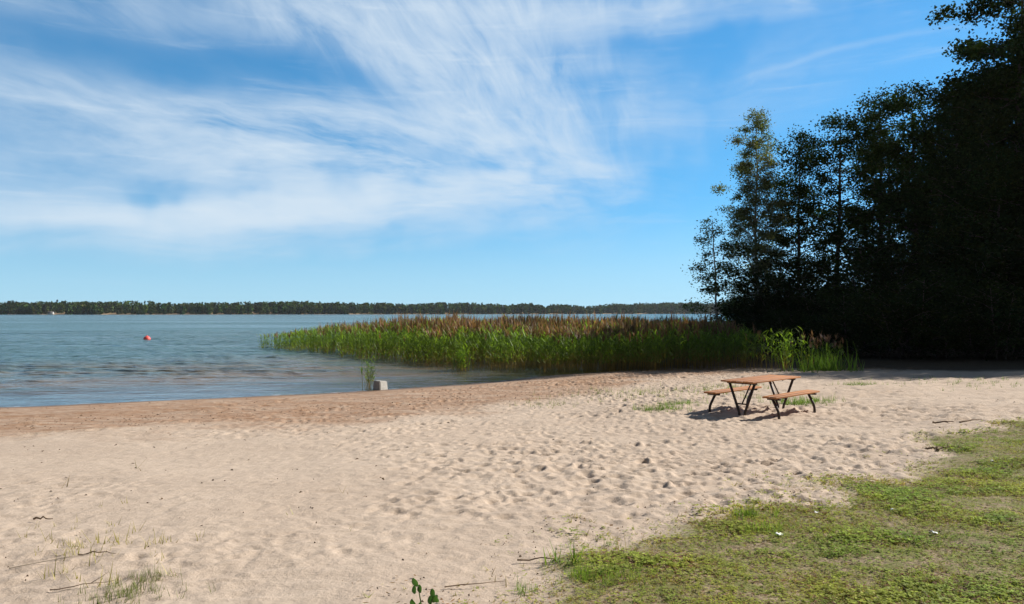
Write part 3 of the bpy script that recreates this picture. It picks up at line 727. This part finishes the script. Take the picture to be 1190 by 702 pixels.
def litter(px, py, s, label, seed):
    x, y, z = at(px, py); g = R(seed); n = 7; s *= .8
    u, v = np.meshgrid(np.linspace(-.5, .5, n), np.linspace(-.5, .5, n)); h = .35*fbm(u*3+seed, v*3, seed, 3)+.10*np.sin(u*7+seed)
    mb = MB(); i = np.arange(n-1)[:, None]*n+np.arange(n-1)[None]
    mb.add(np.stack([u*s*(1+.3*v), v*s*.8, (h+.05)*s*.9+.015], -1), np.stack([i, i+1, i+n+1, i+n], -1))
    o = mb.build('paper_scrap', M['litter']); o.location = (x, y, z); o.rotation_euler = (.2, .1, g.uniform(0, 6)); sm = o.modifiers.new('thick', 'SOLIDIFY'); sm.thickness = .002
    tag(o, label, 'litter', 'white scraps on the lawn')
litter(1037, 594, .06, 'white crumpled scrap in the middle of the lawn, second from the right', 1)
litter(1083, 621, .07, 'white crumpled scrap on the lawn, the one closest to the bottom right', 2)
litter(904, 623, .07, 'pale bluish-white scrap near the sandy left edge of the lawn', 3)
litter(947, 597, .04, 'tiny white scrap on the lawn near the bare sand bay', 4)
litter(1152, 537, .05, 'tiny white scrap on the far part of the lawn at right', 5)

# ------------------------------------------------------------------ single plants
clump('reed_clump', 536, 435, 45, .5, 1.35, 'bright green low reed clump standing in the water before the reed bed', 'reeds', REED_G, 1, (1.35,1.35,.9), group='reed clumps')
clump('reed_clump', 379, 414, 26, .5, 1.3, 'small green reed clump in the water before the far left end of the bed', 'reeds', REED_G, 2, (1.1,1.2,.9), group='reed clumps')
clump('reed_clump', 429, 452, 16, .22, 1.15, 'few upright reed stems beside the pale concrete block', 'reeds', REED_G, 3, (1.1,1.1,.9), group='reed clumps')
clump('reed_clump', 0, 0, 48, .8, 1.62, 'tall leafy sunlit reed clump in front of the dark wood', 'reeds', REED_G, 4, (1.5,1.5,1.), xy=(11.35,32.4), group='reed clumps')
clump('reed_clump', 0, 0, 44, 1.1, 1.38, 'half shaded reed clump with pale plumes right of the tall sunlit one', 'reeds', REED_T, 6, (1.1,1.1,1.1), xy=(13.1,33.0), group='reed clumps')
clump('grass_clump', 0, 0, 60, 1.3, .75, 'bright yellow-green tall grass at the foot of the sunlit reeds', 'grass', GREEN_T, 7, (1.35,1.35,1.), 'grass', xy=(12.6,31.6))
SG = 'grass tufts on the sand around the picnic table'
for i, (px, py, n, r, H, sq, lab) in enumerate([(769, 476, 80, .5, .16, .6, 'round low green tuft on the sand left of the picnic table, closest to the camera'),
        (792, 470, 70, .55, .14, .6, 'low green tuft on the sand left of the picnic table, behind the round one'),
        (928, 469, 90, .75, .2, .5, 'bright green tuft seen under the right bench of the picnic table'),
        (953, 466, 40, .5, .14, .5, 'thin green tuft beyond the right end of the right bench'),
        (997, 447, 60, .6, .14, .6, 'low green tuft on the sand before the dark wood, right of the sunlit grass'),
        (870, 463, 16, .4, .12, .5, 'faint pale tuft between the left bench and the table'),
        (745, 458, 110, 2.2, .16, .9, 'wide sparse straw-yellow grass patch on the sand beyond the table at left'),
        (835, 452, 90, 1.7, .16, .9, 'sparse straw-yellow grass patch directly behind the left bench'),
        (635, 470, 34, .9, .12, .9, 'thin straw-yellow tuft alone in the middle of the beach'),
        (1130, 446, 90, 2.4, .14, .9, 'sparse low grass patch on the sand at far right before the wood')]):
    clump('grass_tuft', px, py, n, r, H, lab, 'grass', GREEN_T, 20+i, (1.45,1.2,1.1) if 'straw' in lab else (1.2,1.2,1.), 'grass', SG, squash=sq)
    if 'patch' in lab: o_ = COL.objects[-1]; o_.name = 'grass_patch'; o_['kind'] = 'stuff'; del o_['group']
WG = 'thin grass sprigs in the sparse weedy patch at lower left'
g = R(90)
for i in range(46):
    px = g.normal(110, 48); py = g.normal(640, 22)
    if py > 690 or px < 5: continue
    clump('grass_sprig', px, py, 2, .02, g.uniform(.08, .21), 'thin yellowish grass sprig standing in the sparse weedy patch on the sand at lower left', 'grass', SPRIG_T, 100+i, (1.,1.,1.), 'grass', WG)
LG = 'lone sprigs on the open sand'
for i, (px, py, H, lab) in enumerate([(160, 545, .3, 'thin pale sprig pair on the sand at left, alone above the weedy patch'), (72, 566, .3, 'tiny sprig group on the sand near the left edge'),
        (342, 597, .16, 'small yellow-green leafy sprig alone on the sand left of centre'), (408, 615, .12, 'tiny yellowish sprig on the sand, lower right of the leafy one'), (398, 572, .22, 'thin dark sprig pair on the sand left of centre, highest of three'),
        (575, 672, .16, 'single thin dry stalk rising from the curved twig'), (593, 678, .2, 'bent brown grass stalk at the left tip of the lawn'), (727, 641, .28, 'brown withered weed on the bare sand at the lawn edge'), (800, 606, .2, 'thin straw stalk at the lawn edge near the bare sand')]):
    clump('grass_sprig', px, py, 1, .01, H, lab, 'grass', SPRIG_T, 160+i, (.9,1.1,1.) if i in (2, 3) else (.85,.75,.8), 'grass', LG)
LE = 'tufts along the lawn edge'
for i, (px, py, n, r, H, lab) in enumerate([(650, 653, 3, .05, .19, 'left one of two striped broad grass sprigs at the lawn tip'), (664, 655, 3, .04, .21, 'right one of two striped broad grass sprigs at the lawn tip'),
        (700, 672, 70, .28, .085, 'lush green grass tuft at the tip of the lawn right of the striped sprigs'), (675, 668, 40, .2, .08, 'lush green grass tuft right below the striped sprigs'), (612, 686, 14, .12, .08, 'small isolated green tuft left of the lawn tip'),
        (872, 600, 36, .2, .12, 'green weed tuft on the sandy edge at the bay in the lawn'), (712, 634, 10, .09, .08, 'small flat green weed on the sand left of the lawn edge'), (885, 615, 60, .3, .09, 'dense green tuft inside the lawn edge beside the pale scrap'),
        (150, 690, 70, .35, .09, 'grey-green low tuft at the bottom left corner of the beach'), (175, 671, 30, .16, .08, 'small grey-green tuft above the low one at bottom left')]):
    clump('grass_tuft', px, py, n, r, H, lab, 'grass', GREEN_T, 190+i, (1.5,1.4,1.2) if i < 8 else (1.7,1.1,2.4), 'grass', LE, squash=.7)

def weed():
    x, y, z = at(492, 712); w = thing('leafy_weed', (x, y, z), 'small dark green weed with round leaves at the bottom edge of the sand', 'plant')
    st = MB(); lf = []
    for (dx, H, b) in ((-.03, .17, 0), (.07, .10, .06)):
        pts = [(0,0,-.02), (dx*.5, 0, H*.5), (dx, 0, H)]; st.tube(pts, [.005,.004,.003], 6); lf += [((dx, 0, H), 1.), ((dx-.015, .01, H*.7), .9), ((dx+.022, -.01, H*.78), .9)]
    lf += [((-.05,0,.05), 1.), ((.05,.02,.05), 1.), ((.0,-.03,.04), 1.)]
    st.build('stem', M['grass'], w).data.attributes['Col'].data.foreach_set('color', np.tile(np.array((.12,.16,.05,1), np.float32), sum(len(v) for v in st.v)))
    g = R(6)
    for (p, s) in lf:
        m = MB(); a = g.uniform(0, 6.28); u = np.array((math.cos(a)*.6, math.sin(a)*.6, .8)); u /= np.linalg.norm(u); v = np.cross(u, (.3,.9,.1)); v /= np.linalg.norm(v); n = np.cross(u, v)
        L, W = .055*s, .040*s; V = []
        for q in np.linspace(0, 1, 6):
            ww = W*math.sin(math.pi*min(max(q, .04), .97))**.6
            for e in (-1, 0, 1): V.append(np.array(p)+u*L*q+v*e*ww*.5+n*(.008*abs(e)-.03*q*q*s*.4))
        m.add(V, [(r*3+e, r*3+e+1, r*3+e+4, r*3+e+3) for r in range(5) for e in range(2)], (.05,.115,.03)); m.build('leaf', M['grass'], w, True)
weed()

def debris():
    g = R(44); n = 12000; X = g.uniform(-17, 12, n); Y = g.uniform(6, 36, n)
    s = shore_s(X, Y); lw = lawn_s(X, Y)
    p = .85*np.exp(-((s-6.8)/2.0)**2)*(.3+1.4*fbm(X*.5, Y*.5, 4, 2))+.6*np.exp(-((s-1.5-.8*fbm(X*.6, Y*.6, 48, 2))/.22)**2)+.05
    k = (s > .8) & (lw < 0) & (np.abs(X) < Y*.7+1) & (g.random(n) < p); X, Y = X[k], Y[k]
    m = 2600; yb = 4.5+9*g.random(m)**1.3; xb = g.uniform(-.8, .8, m)*yb; k = (lawn_s(xb, yb) < .1) & (g.random(m) < .05+.6*(lawn_s(xb, yb) > -.9)); X = np.append(X, xb[k]); Y = np.append(Y, yb[k]); n = len(X)
    mb = MB(); P = np.column_stack([X, Y, base_z(X, Y)+.004]); a = g.uniform(0, 6.28, n); L = g.uniform(.02, .085, n)*np.interp(Y, [6,14], [.35,1.]); W = L*g.uniform(.15, .6, n)
    u = np.stack([np.cos(a), np.sin(a), g.normal(0, .15, n)], -1)*L[:, None]; v = np.stack([-np.sin(a), np.cos(a), g.normal(0, .25, n)], -1)*W[:, None]
    V = np.stack([P-u*.5, P+v*.5+[0,0,.012], P+u*.5, P-v*.5+[0,0,.002]], 1).reshape(-1, 3)
    c = np.array((.075,.05,.03))*g.uniform(.4, 1.8, (n, 1)); mb.add(V, np.arange(4*n).reshape(-1, 4), np.repeat(c, 4, 0))
    tag(mb.build('beach_debris', M['debris']), 'dark scattered flakes of washed up leaves and bark on the wet sand', 'debris', kind='stuff')
debris()

# ------------------------------------------------------------------ haze
def haze():
    mb = MB(); mb.box((-2600,-450,-4.5), (2600,2650,32)); m, nt = new_mat('lake_air'); k = NT(nt)
    v = k.n('ShaderNodeVolumePrincipled'); v.inputs['Density'].default_value = .00005; v.inputs['Color'].default_value = (.86,.92,1,1); v.inputs['Anisotropy'].default_value = .2
    k.out(None, v.outputs[0]); o = mb.build('haze', m); tag(o, kind='stuff')
HAZE = True
if HAZE: haze()

# ------------------------------------------------------------------ sky
def sky():
    w = bpy.data.worlds.new('World'); scn.world = w; w.use_nodes = True; nt = w.node_tree; nt.nodes.clear(); k = NT(nt)
    st = k.n('ShaderNodeTexSky', sky_type='NISHITA'); st.sun_disc = False; st.sun_elevation = SUN_EL; st.sun_rotation = SUN_AZ
    st.altitude = 0; st.air_density = 1.; st.dust_density = .1; st.ozone_density = 3.
    d = k.n('ShaderNodeTexCoord').outputs['Generated']
    up = k.n('ShaderNodeVectorMath', operation='MULTIPLY_ADD'); nt.links.new(d, up.inputs[0]); up.inputs[1].default_value = (1,1,.9); up.inputs[2].default_value = (0,0,.13)
    un = k.n('ShaderNodeVectorMath', operation='NORMALIZE'); nt.links.new(up.outputs[0], un.inputs[0]); nt.links.new(un.outputs[0], st.inputs['Vector'])
    sp = k.n('ShaderNodeSeparateXYZ'); nt.links.new(d, sp.inputs[0]); x, y, z = sp.outputs
    az = k.math('ARCTAN2', x, y); el = k.math('ARCSINE', z)
    # sky chart: azimuth and elevation in units of .01 rad
    cv = k.n('ShaderNodeCombineXYZ'); k.set(cv.inputs[0], k.math('MULTIPLY', az, 100.)); k.set(cv.inputs[1], k.math('MULTIPLY', el, 100.)); c = cv.outputs[0]
    wn = k.n('ShaderNodeTexNoise'); k.set(wn.inputs['Vector'], c); wn.inputs['Scale'].default_value = .075; wn.inputs['Detail'].default_value = 3
    wv = k.n('ShaderNodeVectorMath', operation='SUBTRACT'); nt.links.new(wn.outputs['Color'], wv.inputs[0]); wv.inputs[1].default_value = (.5,.5,.5)
    ws = k.n('ShaderNodeVectorMath', operation='SCALE'); nt.links.new(wv.outputs[0], ws.inputs[0]); ws.inputs['Scale'].default_value = 3.6
    wa = k.n('ShaderNodeVectorMath', operation='ADD'); nt.links.new(c, wa.inputs[0]); nt.links.new(ws.outputs[0], wa.inputs[1]); cw = wa.outputs[0]
    def sc(px, py):
        a = math.atan((px-595)/F); return 100*a, 100*math.atan((HOR-py)/F*math.cos(a))
    def blob(px, py, rx, ry, rot, soft=.0, wgt=1.):
        cx, cy = sc(px, py); k_ = 100/F
        v = k.mapping(cw, loc=(cx, cy, 0), rot=(0,0,rad(rot)), sc=(rx*k_*1.15, ry*k_*1.2, 1), typ='TEXTURE')
        ln = k.n('ShaderNodeVectorMath', operation='LENGTH'); nt.links.new(v, ln.inputs[0])
        return k.mapr(ln.outputs['Value'], soft, 1.15, wgt, 0.)
    def add(*a):
        r = a[0]
        for b in a[1:]: r = k.math('ADD', r, b)
        return r
    # fibres fan out from a far point low on the right
    cs = k.n('ShaderNodeSeparateXYZ'); nt.links.new(cw, cs.inputs[0])
    def fan(px, py, kt, kr):
        fx, fy = sc(px, py); dx = k.math('SUBTRACT', fx, cs.outputs[0]); dy = k.math('SUBTRACT', cs.outputs[1], fy)
        th = k.math('ARCTAN2', dy, dx); r2 = k.math('ADD', k.math('MULTIPLY', dx, dx), k.math('ADD', k.math('MULTIPLY', dy, dy), 4.))
        v = k.n('ShaderNodeCombineXYZ'); k.set(v.inputs[0], k.math('MULTIPLY', th, kt)); k.set(v.inputs[1], k.math('MULTIPLY', k.math('LOGARITHM', r2, 2.718), kr)); return v.outputs[0]
    pa = fan(900, 240, 10., 1.0); pb = fan(1000, 205, 12., .8); pc = fan(760, 330, 7., 1.1)
    f1 = k.noise(pa, 1., 9, .62, .25)
    f2 = k.noise(pb, 1., 9, .58, .2)
    f3 = k.noise(pc, 1., 9, .64, .55)
    D = add(blob(720, 130, 300, 70, 10, 0, .3), blob(850, 2, 330, 24, 2, .0, .8))
    puff = k.noise(k.mapping(cw, sc=(.05,.14,1)), 1., 5, .55)
    A = add(blob(280, 165, 430, 76, -8, .0, .9), blob(500, 170, 240, 50, -10, 0, .6))
    B = add(blob(150, 266, 390, 34, 2, .2, .85), blob(440, 232, 320, 26, 7, .1, .85), blob(60, 205, 330, 60, 0, 0, .4))
    Cc = add(blob(560, 95, 200, 115, -24, .0, 1.), blob(330, 14, 270, 40, -12, .1, .85), blob(560, 2, 260, 24, 2, .0, .7), blob(60, 0, 190, 34, 0, 0, .55))
    dn = add(k.math('MULTIPLY', A, k.mapr(f1, .38, .64, .10, 1.15, False)), k.math('MULTIPLY', B, k.mapr(f2, .40, .62, .22, 1.0, False)), k.math('MULTIPLY', Cc, k.mapr(f3, .36, .67, .22, 1.05, False)), k.math('MULTIPLY', D, k.mapr(k.noise(k.mapping(cw, rot=(0,0,rad(-9)), sc=(.05,.34,1)), 1., 8, .56, .3), .36, .66, .35, 1., False)))
    dn = k.math('MULTIPLY', dn, k.mapr(puff, .3, .6, .86, 1.06))
    gap = add(blob(160, 68, 230, 34, -4, .2, .9), blob(400, 82, 110, 20, -14, 0, .5))
    dn = k.math('MULTIPLY', dn, k.math('SUBTRACT', 1., gap, clamp=True))
    dn = k.math('SUBTRACT', 1., k.math('POWER', 2.718, k.math('MULTIPLY', dn, -1.5)))
    thin = k.math('MULTIPLY', k.mapr(k.noise(k.mapping(c, sc=(.05,.5,1)), 1., 6, .6, .4), .52, .75), .16)
    dn = k.math('ADD', dn, k.math('MULTIPLY', thin, k.mapr(el, .0, .12)))
    trail = k.math('MULTIPLY', blob(985, 60, 140, 4, 7, 0, .14), 1.)
    dn = k.math('ADD', dn, trail)
    dn = k.math('MINIMUM', k.math('MULTIPLY', dn, k.mapr(y, -.1, .3)), .93)
    skyc = k.n('ShaderNodeHueSaturation'); skyc.inputs['Saturation'].default_value = 1.27; skyc.inputs['Hue'].default_value = .497; nt.links.new(st.outputs[0], skyc.inputs['Color'])
    base = k.mix(1., skyc.outputs[0], SKYTINT, 'MULTIPLY')
    base = k.mix(k.mapr(el, .0, .15, .66, 0.), base, (3.3,4.95,5.8))
    cl = k.mix(dn, base, CLOUD)
    # sky overhead and behind, out of view, dimmed and greyed to weaken fill light
    hid = k.math('MAXIMUM', k.mapr(el, .55, 1.0), k.mapr(y, .25, -.35))
    cl = k.mix(hid, cl, DIMMED_SKY)
    bg = k.n('ShaderNodeBackground'); nt.links.new(cl, bg.inputs[0]); bg.inputs[1].default_value = .1
    o = k.n('ShaderNodeOutputWorld'); nt.links.new(bg.outputs[0], o.inputs[0])
SKYTINT = (.86,1.07,1.02); CLOUD = (4.5,5.25,5.95); DIMMED_SKY = (.62,.72,.92)
sky()

# ------------------------------------------------------------------ sun, camera, view
sl = bpy.data.lights.new('sun', 'SUN'); sl.energy = 4.6; sl.angle = rad(.53); sl.color = (1,.955,.885)
so = bpy.data.objects.new('sun', sl); COL.objects.link(so); so.rotation_euler = (-sun_dir).to_track_quat('-Z', 'Y').to_euler()
cam = bpy.data.cameras.new('camera'); cam.sensor_width = 36; cam.lens = 36*F/1190; cam.clip_end = 8000; cam.clip_start = .05
co = bpy.data.objects.new('camera', cam); COL.objects.link(co); co.location = (0,0,EYE); co.rotation_euler = (rad(90)+math.atan((HOR-351)/F), 0, 0)
scn.camera = co
vs = scn.view_settings; vs.view_transform = 'Standard'; vs.look = 'None'; vs.exposure = .62; vs.gamma = 1; vs.use_curve_mapping = False
scn.render.engine = 'CYCLES'; cy = scn.cycles
cy.max_bounces = 8; cy.diffuse_bounces = 3; cy.glossy_bounces = 3; cy.transparent_max_bounces = 12; cy.volume_bounces = 0
cy.use_denoising = True; cy.sample_clamp_indirect = 6
